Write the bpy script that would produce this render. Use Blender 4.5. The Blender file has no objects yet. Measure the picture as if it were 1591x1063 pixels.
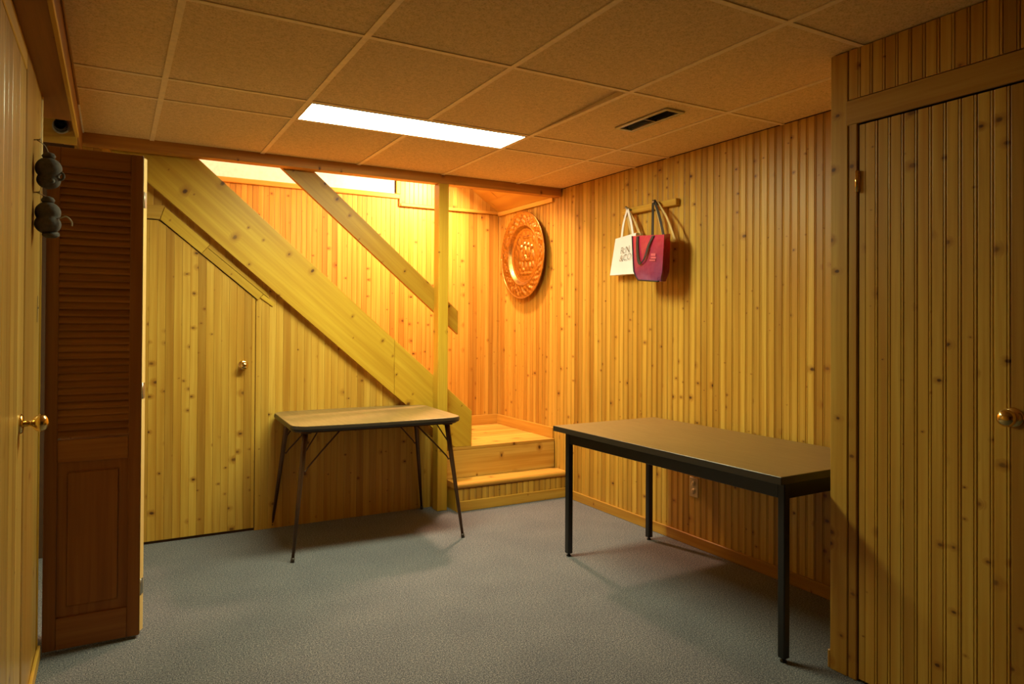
import bpy, math, random
from mathutils import Vector, Matrix
import numpy as np
random.seed(7)
S = bpy.context.scene
COL = S.collection

# ------------------------------------------------------------------ camera
F_PX, YAW, PITCH, ROLL, CAM_Z, PP_Y = 1092.9, 0.5157, -0.0083, -0.0055, 1.33, 492.05
cyw, syw = math.cos(YAW), math.sin(YAW)
fwd = Vector((syw * math.cos(PITCH), cyw * math.cos(PITCH), -math.sin(PITCH)))
rgt = Vector((cyw, -syw, 0))
dwn = fwd.cross(rgt)
r2 = rgt * math.cos(ROLL) + dwn * math.sin(ROLL)
d2 = -rgt * math.sin(ROLL) + dwn * math.cos(ROLL)
cam = bpy.data.cameras.new('camera')
cam.sensor_fit = 'HORIZONTAL'
cam.sensor_width = 36.0
cam.lens = 36.0 * F_PX / 1591.0
cam.shift_y = (PP_Y - 531.5) / 1591.0
cam.clip_start = 0.02
cam_o = bpy.data.objects.new('camera', cam)
COL.objects.link(cam_o)
M = Matrix((r2, -d2, -fwd)).transposed().to_4x4()
M.translation = (0, 0, CAM_Z)
cam_o.matrix_world = M
S.camera = cam_o

# ------------------------------------------------------------------ world, lights, exposure
w = bpy.data.worlds.new('world')
S.world = w
w.use_nodes = True
w.node_tree.nodes['Background'].inputs[0].default_value = (0.004, 0.004, 0.004, 1)
w.node_tree.nodes['Background'].inputs[1].default_value = 1.0
S.view_settings.view_transform = 'Standard'
S.view_settings.look = 'None'
S.view_settings.exposure = 0.0
S.view_settings.gamma = 1.0
S.view_settings.use_curve_mapping = False
PANEL_COL, PANEL_STRENGTH = (0.93, 1.0, 0.62), 61.0      # fluorescent ceiling panel
BULB_COL, BULB_W, BULB_AT = (1.0, 0.60, 0.36), 88.0, (2.47, 5.02, 2.615)   # flush lamp under the sloping ceiling over the landing
bl = bpy.data.lights.new('landing_lamp', 'AREA')
bl.shape = 'DISK'
bl.size = 0.2
bl.color = BULB_COL
bl.energy = BULB_W
bo = bpy.data.objects.new('landing_lamp', bl)
bo.location = BULB_AT
bo.rotation_euler = (0, math.atan(0.69), 0)
COL.objects.link(bo)
ul = bpy.data.lights.new('upstairs_fill', 'POINT')      # unseen fill added above the stairs to brighten the drywall
ul.color = (1.0, 0.74, 0.50)
ul.energy = 62.0
ul.shadow_soft_size = 0.1
uo = bpy.data.objects.new('upstairs_fill', ul)
uo.location = (0.35, 5.1, 3.9)
COL.objects.link(uo)

# ------------------------------------------------------------------ dimensions (metres)
H = 2.368          # ceiling
XR = 3.028         # right wall
XC = 2.42          # face of the closet that juts out on the right
YC = 1.765         # its corner
XL = -0.25         # left wall
YU = 4.700          # wall under the stairs
YB = 5.60          # back wall of the stairwell
YS = 4.650          # front face of stringer and landing riser
YH = 4.558         # front face of header beam and post
ZL = 0.42          # landing
PITCH_P = 0.0485   # plank width


# ------------------------------------------------------------------ mesh helper
class MB:
    def __init__(self):
        self.v, self.f, self.sm = [], [], []

    def add(self, vs, fs, smooth=False):
        o = len(self.v)
        self.v += [tuple(p) for p in vs]
        self.f += [tuple(i + o for i in f) for f in fs]
        self.sm += [smooth] * len(fs)
        return self

    def box(self, a, b, bev=0.0):
        x0, y0, z0 = [min(p, q) for p, q in zip(a, b)]
        x1, y1, z1 = [max(p, q) for p, q in zip(a, b)]
        if bev <= 0:
            v = [(x0, y0, z0), (x1, y0, z0), (x1, y1, z0), (x0, y1, z0), (x0, y0, z1), (x1, y0, z1), (x1, y1, z1), (x0, y1, z1)]
            return self.add(v, [(3, 2, 1, 0), (4, 5, 6, 7), (0, 1, 5, 4), (1, 2, 6, 5), (2, 3, 7, 6), (3, 0, 4, 7)])
        b_ = min(bev, (x1 - x0) / 2.01, (y1 - y0) / 2.01, (z1 - z0) / 2.01)
        v, idx = [], {}
        for sx in (0, 1):
            for sy in (0, 1):
                for sz in (0, 1):
                    X, Y, Z = (x0, x1)[sx], (y0, y1)[sy], (z0, z1)[sz]
                    ix, iy, iz = X + b_ * (1 - 2 * sx), Y + b_ * (1 - 2 * sy), Z + b_ * (1 - 2 * sz)
                    for k, p in enumerate(((X, iy, iz), (ix, Y, iz), (ix, iy, Z))):
                        idx[(sx, sy, sz, k)] = len(v)
                        v.append(p)
        f = []
        for k in range(3):
            o1, o2 = (k + 1) % 3, (k + 2) % 3
            for s in (0, 1):
                q = []
                for a1, a2 in ((0, 0), (1, 0), (1, 1), (0, 1)):
                    c = [0, 0, 0]
                    c[k], c[o1], c[o2] = s, a1, a2
                    q.append(idx[(*c, k)])
                f.append(tuple(q) if s else tuple(q[::-1]))
            for a1 in (0, 1):
                for a2 in (0, 1):
                    c0, c1 = [0, 0, 0], [0, 0, 0]
                    c0[k], c1[k] = 0, 1
                    for c in (c0, c1):
                        c[o1], c[o2] = a1, a2
                    q = (idx[(*c0, o1)], idx[(*c1, o1)], idx[(*c1, o2)], idx[(*c0, o2)])
                    f.append(q if (a1 + a2) % 2 else q[::-1])
        for sx in (0, 1):
            for sy in (0, 1):
                for sz in (0, 1):
                    q = (idx[(sx, sy, sz, 0)], idx[(sx, sy, sz, 1)], idx[(sx, sy, sz, 2)])
                    f.append(q if (sx + sy + sz) % 2 else q[::-1])
        return self.add(v, f)

    def prism(self, poly, d, bev=0.0):
        """poly: list of 3D points (planar), extruded by vector d."""
        n = len(poly)
        d = Vector(d)
        P = [Vector(p) for p in poly]
        if bev > 0:
            c = sum(P, Vector()) / n
            inn = [p + (c - p).normalized() * bev * 1.3 for p in P]
            u = d.normalized() * bev
            rings = [inn, [p + u for p in P], [p + d - u for p in P], [p + d for p in inn]]
        else:
            rings = [P, [p + d for p in P]]
        v = [p for r in rings for p in r]
        f = [tuple(range(n))[::-1], tuple(range((len(rings) - 1) * n, len(rings) * n))]
        for k in range(len(rings) - 1):
            for i in range(n):
                j = (i + 1) % n
                f.append((k * n + i, k * n + j, (k + 1) * n + j, (k + 1) * n + i))
        return self.add(v, f)

    def lathe(self, prof, seg=32, mat=Matrix(), smooth=True):
        """prof: (radius, height) pairs round the local Z axis; mat places it."""
        v, f = [], []
        n = len(prof)
        for r, h in prof:
            for s in range(seg):
                a = 2 * math.pi * s / seg
                v.append(mat @ Vector((max(r, 1e-5) * math.cos(a), max(r, 1e-5) * math.sin(a), h)))
        for k in range(n - 1):
            for s in range(seg):
                t = (s + 1) % seg
                f.append((k * seg + s, k * seg + t, (k + 1) * seg + t, (k + 1) * seg + s))
        f.append(tuple(range(seg))[::-1])
        f.append(tuple(range((n - 1) * seg, n * seg)))
        return self.add(v, f, smooth)

    def tube(self, pts, r, seg=10, smooth=True):
        P = [Vector(p) for p in pts]
        n = len(P)
        R = r if isinstance(r, (list, tuple)) else [r] * n
        t0 = (P[1] - P[0]).normalized()
        up = Vector((0, 0, 1)) if abs(t0.z) < 0.9 else Vector((1, 0, 0))
        nrm = t0.cross(up).normalized()
        v, f = [], []
        for i in range(n):
            t = (P[min(i + 1, n - 1)] - P[max(i - 1, 0)]).normalized()
            nrm = (nrm - t * nrm.dot(t)).normalized()
            b = t.cross(nrm)
            for s in range(seg):
                a = 2 * math.pi * s / seg
                v.append(P[i] + (nrm * math.cos(a) + b * math.sin(a)) * R[i])
        for i in range(n - 1):
            for s in range(seg):
                q = (s + 1) % seg
                f.append((i * seg + s, i * seg + q, (i + 1) * seg + q, (i + 1) * seg + s))
        f.append(tuple(range(seg))[::-1])
        f.append(tuple(range((n - 1) * seg, n * seg)))
        return self.add(v, f, smooth)

    def ribbon(self, pts, wdirs, wd, th):
        """flat strap: pts along the path, wdirs the direction of the width at each."""
        P = [Vector(p) for p in pts]
        n = len(P)
        W = [Vector(x).normalized() for x in (wdirs if isinstance(wdirs, list) else [wdirs] * n)]
        v, f = [], []
        for i in range(n):
            t = (P[min(i + 1, n - 1)] - P[max(i - 1, 0)]).normalized()
            nn = t.cross(W[i]).normalized()
            for a, b in ((-1, -1), (1, -1), (1, 1), (-1, 1)):
                v.append(P[i] + W[i] * a * wd / 2 + nn * b * th / 2)
        for i in range(n - 1):
            for s in range(4):
                q = (s + 1) % 4
                f.append((i * 4 + s, i * 4 + q, (i + 1) * 4 + q, (i + 1) * 4 + s))
        f.append((3, 2, 1, 0))
        f.append(tuple(range((n - 1) * 4, n * 4)))
        return self.add(v, f)

    def build(self, name, mat, parent=None, fix=True):
        me = bpy.data.meshes.new(name)
        me.from_pydata(self.v, [], self.f)
        me.polygons.foreach_set('use_smooth', self.sm)
        if fix:
            import bmesh
            bm = bmesh.new()
            bm.from_mesh(me)
            bmesh.ops.recalc_face_normals(bm, faces=bm.faces)
            bm.to_mesh(me)
            bm.free()
        if mat:
            me.materials.append(mat)
        o = bpy.data.objects.new(name, me)
        COL.objects.link(o)
        if parent is not None:
            o.parent = parent
            o.matrix_parent_inverse = parent.matrix_world.inverted()
        return o


def tag(o, label=None, cat=None, group=None, kind=None):
    for k, v in (('label', label), ('category', cat), ('group', group), ('kind', kind)):
        if v:
            o[k] = v
    return o


def thing(name, label, cat, loc, rz=0.0, group=None):
    o = bpy.data.objects.new(name, None)
    COL.objects.link(o)
    o.empty_display_size = 0.05
    o.matrix_world = Matrix.Translation(loc) @ Matrix.Rotation(rz, 4, 'Z')
    return tag(o, label, cat, group)


def local(mb, name, mat, parent, label=None):
    """parts given in the thing's own coordinates"""
    o = mb.build(name, mat)
    o.parent = parent
    if label:
        o['label'] = label
    return o


# ------------------------------------------------------------------ materials
def new_mat(name):
    m = bpy.data.materials.new(name)
    m.use_nodes = True
    nt = m.node_tree
    return m, nt, nt.nodes['Principled BSDF']


def N(nt, kind, **kw):
    n = nt.nodes.new(kind)
    for k, v in kw.items():
        setattr(n, k, v)
    return n


def ramp(nt, stops, interp='LINEAR'):
    r = N(nt, 'ShaderNodeValToRGB')
    r.color_ramp.interpolation = interp
    e = r.color_ramp.elements
    while len(e) < len(stops):
        e.new(0.5)
    for x, (p, c) in zip(e, stops):
        x.position = p
        x.color = (*c, 1) if len(c) == 3 else c
    return r


def math_n(nt, op, a, b=None, clamp=False):
    n = N(nt, 'ShaderNodeMath', operation=op, use_clamp=clamp)
    for i, x in enumerate((a, b)):
        if x is None:
            continue
        if isinstance(x, (int, float)):
            n.inputs[i].default_value = x
        else:
            nt.links.new(x, n.inputs[i])
    return n.outputs[0]


def mix(nt, fac, a, b, blend='MIX'):
    n = N(nt, 'ShaderNodeMix', data_type='RGBA', blend_type=blend)
    for s, x in ((n.inputs[0], fac), (n.inputs[6], a), (n.inputs[7], b)):
        if isinstance(x, (int, float)):
            s.default_value = x
        elif isinstance(x, tuple):
            s.default_value = (*x, 1)
        else:
            nt.links.new(x, s)
    return n.outputs[2]


def pine(name, light, mid, dark, axis='wall', angle=0.0, knots=1.0, cell=0.17, rough=0.42, spread=1.0, knot_r=0.0085):
    """Varnished knotty pine. axis 'wall': grain along Z on a vertical board; 'x' / 'y': grain along that axis on a flat or
    vertical board; angle turns the grain in the XZ plane (the sloping stair boards)."""
    m, nt, bsdf = new_mat(name)
    L = nt.links.new
    tc = N(nt, 'ShaderNodeTexCoord')
    info = N(nt, 'ShaderNodeObjectInfo')
    sep = N(nt, 'ShaderNodeSeparateXYZ')
    L(tc.outputs['Object'], sep.inputs[0])
    x, y, z = sep.outputs
    if axis == 'wall':
        u, g = math_n(nt, 'ADD', x, y), z
    elif axis == 'x':
        u, g = math_n(nt, 'ADD', y, z), x
    elif axis == 'y':
        u, g = math_n(nt, 'ADD', x, z), y
    else:  # slope in XZ
        ca, sa = math.cos(angle), math.sin(angle)
        g = math_n(nt, 'ADD', math_n(nt, 'MULTIPLY', x, ca), math_n(nt, 'MULTIPLY', z, sa))
        u = math_n(nt, 'ADD', math_n(nt, 'SUBTRACT', math_n(nt, 'MULTIPLY', z, ca), math_n(nt, 'MULTIPLY', x, sa)), y)
    rnd = math_n(nt, 'MULTIPLY', info.outputs['Random'], 23.0)
    gs = math_n(nt, 'ADD', g, rnd)
    # knots: one voronoi cell per knot, in the plane of the board, in metres
    kv = N(nt, 'ShaderNodeCombineXYZ')
    L(math_n(nt, 'MULTIPLY', math_n(nt, 'ADD', u, math_n(nt, 'MULTIPLY', info.outputs['Random'], 61.7)), 0.7), kv.inputs[0]); L(gs, kv.inputs[1])
    vor = N(nt, 'ShaderNodeTexVoronoi', voronoi_dimensions='2D', feature='F1')
    vor.inputs['Scale'].default_value = 1.0 / cell
    vor.inputs['Randomness'].default_value = 1.0
    wob = N(nt, 'ShaderNodeTexNoise', noise_dimensions='2D')
    wob.inputs['Scale'].default_value = 60
    L(kv.outputs[0], wob.inputs['Vector'])
    L(kv.outputs[0], vor.inputs['Vector'])
    csep = N(nt, 'ShaderNodeSeparateColor')
    L(vor.outputs['Color'], csep.inputs[0])
    dist = math_n(nt, 'MULTIPLY', vor.outputs['Distance'], cell)
    dist = math_n(nt, 'ADD', dist, math_n(nt, 'MULTIPLY', math_n(nt, 'SUBTRACT', wob.outputs['Fac'], 0.5), 0.006))
    size = math_n(nt, 'ADD', math_n(nt, 'MULTIPLY', math_n(nt, 'POWER', csep.outputs[0], 2.2), knot_r * 1.45), knot_r * 0.3)
    rel = math_n(nt, 'DIVIDE', dist, size)
    keep = math_n(nt, 'LESS_THAN', csep.outputs[1], knots * 0.8)
    core = math_n(nt, 'MULTIPLY', math_n(nt, 'SUBTRACT', 1.0, math_n(nt, 'DIVIDE', math_n(nt, 'SUBTRACT', rel, 0.45), 0.45, True), True), keep)
    halo = math_n(nt, 'MULTIPLY', math_n(nt, 'SUBTRACT', 1.0, math_n(nt, 'DIVIDE', math_n(nt, 'SUBTRACT', rel, 0.8), 1.7, True), True), keep)
    # grain, bent round the knots
    bend = math_n(nt, 'MULTIPLY', halo, 0.02)
    gv = N(nt, 'ShaderNodeCombineXYZ')
    L(math_n(nt, 'ADD', math_n(nt, 'ADD', u, bend), math_n(nt, 'MULTIPLY', info.outputs['Random'], 5.0)), gv.inputs[0])
    L(math_n(nt, 'MULTIPLY', gs, 0.035), gv.inputs[1])
    n1 = N(nt, 'ShaderNodeTexNoise', noise_dimensions='2D')
    n1.inputs['Scale'].default_value = 75
    n1.inputs['Detail'].default_value = 4
    L(gv.outputs[0], n1.inputs['Vector'])
    n2 = N(nt, 'ShaderNodeTexNoise', noise_dimensions='2D')
    n2.inputs['Scale'].default_value = 22
    n2.inputs['Detail'].default_value = 2
    L(gv.outputs[0], n2.inputs['Vector'])
    cr = ramp(nt, [(0.25, light), (0.5, mid), (0.78, dark)])
    L(n2.outputs['Fac'], cr.inputs[0])
    c = mix(nt, math_n(nt, 'MULTIPLY', math_n(nt, 'SUBTRACT', n1.outputs['Fac'], 0.42, True), 1.6, True), cr.outputs[0], dark)
    # tone of each board
    r3 = N(nt, 'ShaderNodeTexWhiteNoise', noise_dimensions='1D')
    L(rnd, r3.inputs['W'])
    tone = ramp(nt, [(0.0, (1 - .26 * spread, 1 - .34 * spread, 1 - .42 * spread)), (0.4, (1, 1, 1)), (0.75, (1 + .05 * spread, 1 + .04 * spread, 1)), (1.0, (1 + .12 * spread, 1 + .16 * spread, 1 + .2 * spread))])
    L(r3.outputs['Value'], tone.inputs[0])
    c = mix(nt, 1.0, c, tone.outputs[0], 'MULTIPLY')
    kd = tuple(k * f for k, f in zip(dark, (0.62, 0.42, 0.3)))
    c = mix(nt, math_n(nt, 'MULTIPLY', halo, 0.55), c, kd)
    c = mix(nt, math_n(nt, 'MULTIPLY', core, math_n(nt, 'ADD', math_n(nt, 'MULTIPLY', csep.outputs[2], 0.45), 0.52)), c, (0.075, 0.022, 0.006))
    L(c, bsdf.inputs['Base Color'])
    bsdf.inputs['Roughness'].default_value = rough
    bsdf.inputs['Specular IOR Level'].default_value = 0.32
    bp = N(nt, 'ShaderNodeBump')
    bp.inputs['Strength'].default_value = 0.08
    bp.inputs['Distance'].default_value = 0.002
    L(n1.outputs['Fac'], bp.inputs['Height'])
    L(bp.outputs[0], bsdf.inputs['Normal'])
    return m


PL, PM, PD = (0.62, 0.375, 0.065), (0.56, 0.315, 0.046), (0.46, 0.22, 0.025)
M_PLANK = pine('knotty_pine_boards', PL, PM, PD, knots=1.1, cell=0.135, knot_r=0.0075)
M_LEFT = pine('pale_pine_boards', (0.64, 0.42, 0.11), (0.58, 0.36, 0.085), (0.48, 0.26, 0.05), knots=0.4, rough=0.33)
M_LEFT.node_tree.nodes['Principled BSDF'].inputs['Coat Weight'].default_value = 0.5
M_LEFT.node_tree.nodes['Principled BSDF'].inputs['Coat Roughness'].default_value = 0.25
M_BOARDX = pine('pine_along_x', PL, PM, PD, 'x', knots=0.5)
M_BOARDY = pine('pine_along_y', PL, PM, PD, 'y', knots=0.5)
M_SLOPE = pine('pine_stringer', (0.61, 0.375, 0.036), (0.55, 0.32, 0.026), (0.47, 0.245, 0.018), 'slope', math.atan2(-0.87, 1), knots=1.0, cell=0.135, knot_r=0.010)
M_POST = pine('pine_post', (0.61, 0.375, 0.036), (0.55, 0.32, 0.026), (0.47, 0.245, 0.018), 'wall', knots=0.5, cell=0.14)
M_STEP = pine('pine_steps', (0.70, 0.42, 0.09), (0.63, 0.345, 0.06), (0.52, 0.25, 0.035), 'x', knots=1.1, cell=0.21, knot_r=0.019)
M_HEADER = pine('pine_header', (0.56, 0.27, 0.05), (0.48, 0.215, 0.034), (0.36, 0.14, 0.02), 'x', knots=0.7)
M_SOFFIT = pine('stained_soffit_board', (0.36, 0.145, 0.03), (0.30, 0.115, 0.022), (0.23, 0.082, 0.015), 'y', knots=0.3)
M_BIFOLD = pine('dark_stained_wood', (0.36, 0.150, 0.030), (0.31, 0.122, 0.023), (0.23, 0.084, 0.015), 'wall', knots=0.0, rough=0.5, spread=0.3)
M_BIFOLDX = pine('dark_stained_slats', (0.36, 0.150, 0.030), (0.31, 0.122, 0.023), (0.23, 0.084, 0.015), 'x', knots=0.0, rough=0.5, spread=0.35)


def plain(name, col, rough=0.5, metal=0.0, noise=None, bump=None, coat=0.0):
    m, nt, b = new_mat(name)
    b.inputs['Base Color'].default_value = (*col, 1)
    b.inputs['Roughness'].default_value = rough
    b.inputs['Metallic'].default_value = metal
    b.inputs['Coat Weight'].default_value = coat
    tc = N(nt, 'ShaderNodeTexCoord')
    n = N(nt, 'ShaderNodeTexNoise')
    n.inputs['Scale'].default_value = noise[0] if noise else 40
    n.inputs['Detail'].default_value = 5
    nt.links.new(tc.outputs['Object'], n.inputs['Vector'])
    amt = noise[1] if noise else 0.08
    r = ramp(nt, [(0.3, tuple(c * (1 - amt) for c in col)), (0.7, tuple(min(1, c * (1 + amt)) for c in col))])
    nt.links.new(n.outputs['Fac'], r.inputs[0])
    nt.links.new(r.outputs[0], b.inputs['Base Color'])
    if bump:
        bp = N(nt, 'ShaderNodeBump')
        bp.inputs['Strength'].default_value = bump
        bp.inputs['Distance'].default_value = 0.003
        nt.links.new(n.outputs['Fac'], bp.inputs['Height'])
        nt.links.new(bp.outputs[0], b.inputs['Normal'])
    return m


def carpet():
    m, nt, b = new_mat('grey_carpet')
    L = nt.links.new
    tc = N(nt, 'ShaderNodeTexCoord')
    n1 = N(nt, 'ShaderNodeTexNoise')
    n1.inputs['Scale'].default_value = 210
    n1.inputs['Detail'].default_value = 3
    n2 = N(nt, 'ShaderNodeTexNoise')
    n2.inputs['Scale'].default_value = 90
    n2.inputs['Detail'].default_value = 4
    n3 = N(nt, 'ShaderNodeTexNoise')
    n3.inputs['Scale'].default_value = 3.0
    for n in (n1, n2, n3):
        L(tc.outputs['Object'], n.inputs['Vector'])
    r1 = ramp(nt, [(0.32, (0.024, 0.028, 0.036)), (0.5, (0.118, 0.122, 0.142)), (0.64, (0.30, 0.298, 0.315))])
    L(n1.outputs['Fac'], r1.inputs[0])
    r2_ = ramp(nt, [(0.35, (0.72, 0.75, 0.82)), (0.65, (1.2, 1.17, 1.1))])
    L(n2.outputs['Fac'], r2_.inputs[0])
    c = mix(nt, 1.0, r1.outputs[0], r2_.outputs[0], 'MULTIPLY')
    r3 = ramp(nt, [(0.35, (0.9, 0.9, 0.92)), (0.65, (1.06, 1.05, 1.04))])
    L(n3.outputs['Fac'], r3.inputs[0])
    c = mix(nt, 1.0, c, r3.outputs[0], 'MULTIPLY')
    L(c, b.inputs['Base Color'])
    b.inputs['Roughness'].default_value = 0.95
    b.inputs['Specular IOR Level'].default_value = 0.1
    b.inputs['Sheen Weight'].default_value = 0.15
    bp = N(nt, 'ShaderNodeBump')
    bp.inputs['Strength'].default_value = 0.25
    bp.inputs['Distance'].default_value = 0.004
    L(n1.outputs['Fac'], bp.inputs['Height'])
    L(bp.outputs[0], b.inputs['Normal'])
    return m


def tile_mat():
    m, nt, b = new_mat('mineral_fibre_tile')
    L = nt.links.new
    tc = N(nt, 'ShaderNodeTexCoord')
    info = N(nt, 'ShaderNodeObjectInfo')
    n1 = N(nt, 'ShaderNodeTexNoise')
    n1.inputs['Scale'].default_value = 170
    n1.inputs['Detail'].default_value = 3
    n2 = N(nt, 'ShaderNodeTexNoise')
    n2.inputs['Scale'].default_value = 45
    for n in (n1, n2):
        L(tc.outputs['Object'], n.inputs['Vector'])
    r = ramp(nt, [(0.34, (0.60, 0.40, 0.17)), (0.46, (0.78, 0.55, 0.255)), (0.7, (0.84, 0.61, 0.30))])
    L(n1.outputs['Fac'], r.inputs[0])
    r2_ = ramp(nt, [(0.3, (0.9, 0.9, 0.9)), (0.7, (1.05, 1.05, 1.05))])
    L(n2.outputs['Fac'], r2_.inputs[0])
    c = mix(nt, 1.0, r.outputs[0], r2_.outputs[0], 'MULTIPLY')
    t = ramp(nt, [(0, (0.95, 0.95, 0.95)), (1, (1.04, 1.03, 1.0))])
    L(info.outputs['Random'], t.inputs[0])
    c = mix(nt, 1.0, c, t.outputs[0], 'MULTIPLY')
    L(c, b.inputs['Base Color'])
    b.inputs['Roughness'].default_value = 0.9
    bp = N(nt, 'ShaderNodeBump')
    bp.inputs['Strength'].default_value = 0.35
    bp.inputs['Distance'].default_value = 0.003
    L(n1.outputs['Fac'], bp.inputs['Height'])
    L(bp.outputs[0], b.inputs['Normal'])
    return m


def laminate(name, a, b_, rough):
    m, nt, b = new_mat(name)
    L = nt.links.new
    tc = N(nt, 'ShaderNodeTexCoord')
    mp = N(nt, 'ShaderNodeMapping')
    mp.inputs['Scale'].default_value = (40, 2.5, 40)
    L(tc.outputs['Object'], mp.inputs[0])
    n = N(nt, 'ShaderNodeTexNoise')
    n.inputs['Scale'].default_value = 2.0
    n.inputs['Detail'].default_value = 6
    n.inputs['Roughness'].default_value = 0.65
    L(mp.outputs[0], n.inputs['Vector'])
    r = ramp(nt, [(0.3, a), (0.7, b_)])
    L(n.outputs['Fac'], r.inputs[0])
    L(r.outputs[0], b.inputs['Base Color'])
    b.inputs['Roughness'].default_value = rough
    return m


M_CARPET = carpet()
M_TILE = tile_mat()
M_BAR = plain('painted_ceiling_grid', (0.86, 0.66, 0.38), 0.5)
M_DRYWALL = plain('cream_drywall', (0.80, 0.76, 0.68), 0.8)
M_BACK = plain('dark_wood_backing', (0.075, 0.032, 0.010), 0.8)
M_DARK = plain('dark_void', (0.02, 0.014, 0.01), 0.9)
M_BRASS = plain('polished_brass', (0.78, 0.55, 0.20), 0.18, 1.0, noise=(30, 0.05))
M_BLACK = plain('black_enamelled_steel', (0.012, 0.011, 0.010), 0.38)
M_EDGE = plain('dark_edge_band', (0.030, 0.020, 0.012), 0.4)
M_BRONZE = plain('bronze_painted_tube', (0.10, 0.048, 0.022), 0.35, 0.5)
M_TABLE = laminate('brown_laminate', (0.19, 0.110, 0.034), (0.26, 0.155, 0.052), 0.42)
M_CARD = laminate('tan_laminate', (0.19, 0.120, 0.046), (0.30, 0.195, 0.076), 0.36)
M_STEEL = plain('dull_steel', (0.42, 0.40, 0.36), 0.35, 1.0)
M_FELT = plain('dark_grey_felt', (0.075, 0.062, 0.055), 0.85, noise=(90, 0.25), bump=0.4)
M_CORD = plain('pale_cord', (0.40, 0.34, 0.24), 0.8)
M_NYLON = plain('black_webbing', (0.012, 0.011, 0.011), 0.6)
M_CANVAS = plain('white_coated_paper', (0.82, 0.80, 0.86), 0.55, noise=(8, 0.03))
M_TAN = plain('tan_webbing', (0.62, 0.42, 0.17), 0.7)
M_INK = plain('grey_ink', (0.20, 0.18, 0.16), 0.7)
M_PINK = plain('pale_print', (0.60, 0.10, 0.14), 0.4)
M_PLATE = plain('almond_plastic', (0.52, 0.36, 0.16), 0.4)
M_PIPE = plain('black_pipe', (0.010, 0.009, 0.012), 0.5)


def diffuser_mat():
    m, nt, b = new_mat('lit_diffuser')
    b.inputs['Base Color'].default_value = (0.9, 0.9, 0.9, 1)
    b.inputs['Emission Color'].default_value = (*PANEL_COL, 1)
    b.inputs['Emission Strength'].default_value = PANEL_STRENGTH
    return m


def bag_mat():
    """coated woven plastic: crimson above, plum towards the base"""
    m, nt, b = new_mat('crimson_coated_fabric')
    L = nt.links.new
    tc = N(nt, 'ShaderNodeTexCoord')
    sep = N(nt, 'ShaderNodeSeparateXYZ')
    L(tc.outputs['Generated'], sep.inputs[0])
    n = N(nt, 'ShaderNodeTexNoise')
    n.inputs['Scale'].default_value = 4
    L(tc.outputs['Generated'], n.inputs['Vector'])
    t = math_n(nt, 'ADD', sep.outputs[2], math_n(nt, 'MULTIPLY', math_n(nt, 'SUBTRACT', n.outputs['Fac'], 0.5), 0.35))
    r = ramp(nt, [(0.04, (0.22, 0.055, 0.16)), (0.22, (0.19, 0.014, 0.085)), (0.5, (0.29, 0.008, 0.055)), (0.85, (0.43, 0.008, 0.050))])  # plum lower stops paint in the sheen reflected from the carpet
    L(t, r.inputs[0])
    L(r.outputs[0], b.inputs['Base Color'])
    b.inputs['Roughness'].default_value = 0.38
    b.inputs['Coat Weight'].default_value = 0.12
    b.inputs['Coat Roughness'].default_value = 0.25
    bp = N(nt, 'ShaderNodeBump')
    bp.inputs['Strength'].default_value = 0.5
    bp.inputs['Distance'].default_value = 0.02
    L(n.outputs['Fac'], bp.inputs['Height'])
    L(bp.outputs[0], b.inputs['Normal'])
    return m


M_BARE = pine('bare_pine_edge', (0.78, 0.56, 0.25), (0.72, 0.50, 0.20), (0.62, 0.40, 0.14), knots=0.0)
M_DIFF = diffuser_mat()
M_BAG = bag_mat()
M_COPPER = plain('embossed_brass', (0.40, 0.23, 0.07), 0.33, 1.0, noise=(60, 0.3))

# ------------------------------------------------------------------ planks
PROFILE = [(0.0, -0.012), (0.0, -0.006), (0.0013, -0.0008), (0.003, 0.0), None, (-0.0125, 0.0), (-0.0113, -0.001), (-0.0102, -0.0048), (-0.0090, -0.0008), (-0.0062, 0.0), (-0.0030, -0.0006), (-0.0014, -0.006), (0.0, -0.006), (0.0, -0.012)]
FLAT = [(0.0, -0.012), (0.0, -0.0022), (0.0011, -0.0003), (0.002, 0.0), None, (-0.002, 0.0), (-0.0011, -0.0003), (0.0, -0.0022), (0.0, -0.012)]
MID = [(0.0, -0.012), (0.0, -0.0042), (0.0012, -0.0005), (0.0026, 0.0), None, (-0.0026, 0.0), (-0.0012, -0.0005), (0.0, -0.0042), (0.0, -0.012)]


def plank(mb, O, u, n, w, z0, zt0, zt1=None, zb1=None, prof=PROFILE):
    """one upright board: O corner at z = 0 on the face plane, u across, n out of the wall; top from zt0 to zt1."""
    O, u, n = Vector(O), Vector(u), Vector(n)
    zt1 = zt0 if zt1 is None else zt1
    zb1 = z0 if zb1 is None else zb1
    if w > 0.03:
        pr = []
        half = False
        for p in prof:
            if p is None:
                half = True
                continue
            pr.append((p[0] + (w if half else 0), p[1]))
    else:
        pr = [(0, -0.012), (0, -0.003), (0.002, 0), (w - 0.002, 0), (w, -0.003), (w, -0.012)]
    jit = random.uniform(-0.0006, 0.0006)
    bot = [O + u * a + n * (d + (jit if d > -0.01 else 0)) + Vector((0, 0, z0 + (zb1 - z0) * a / w)) for a, d in pr]
    top = [O + u * a + n * (d + (jit if d > -0.01 else 0)) + Vector((0, 0, zt0 + (zt1 - zt0) * a / w)) for a, d in pr]
    k = len(pr)
    f = [(i, i + 1, k + i + 1, k + i) for i in range(k - 1)] + [(k - 1, 0, k, 2 * k - 1), tuple(range(k))[::-1], tuple(range(k, 2 * k))]
    return mb.add(bot + top, f)


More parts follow.
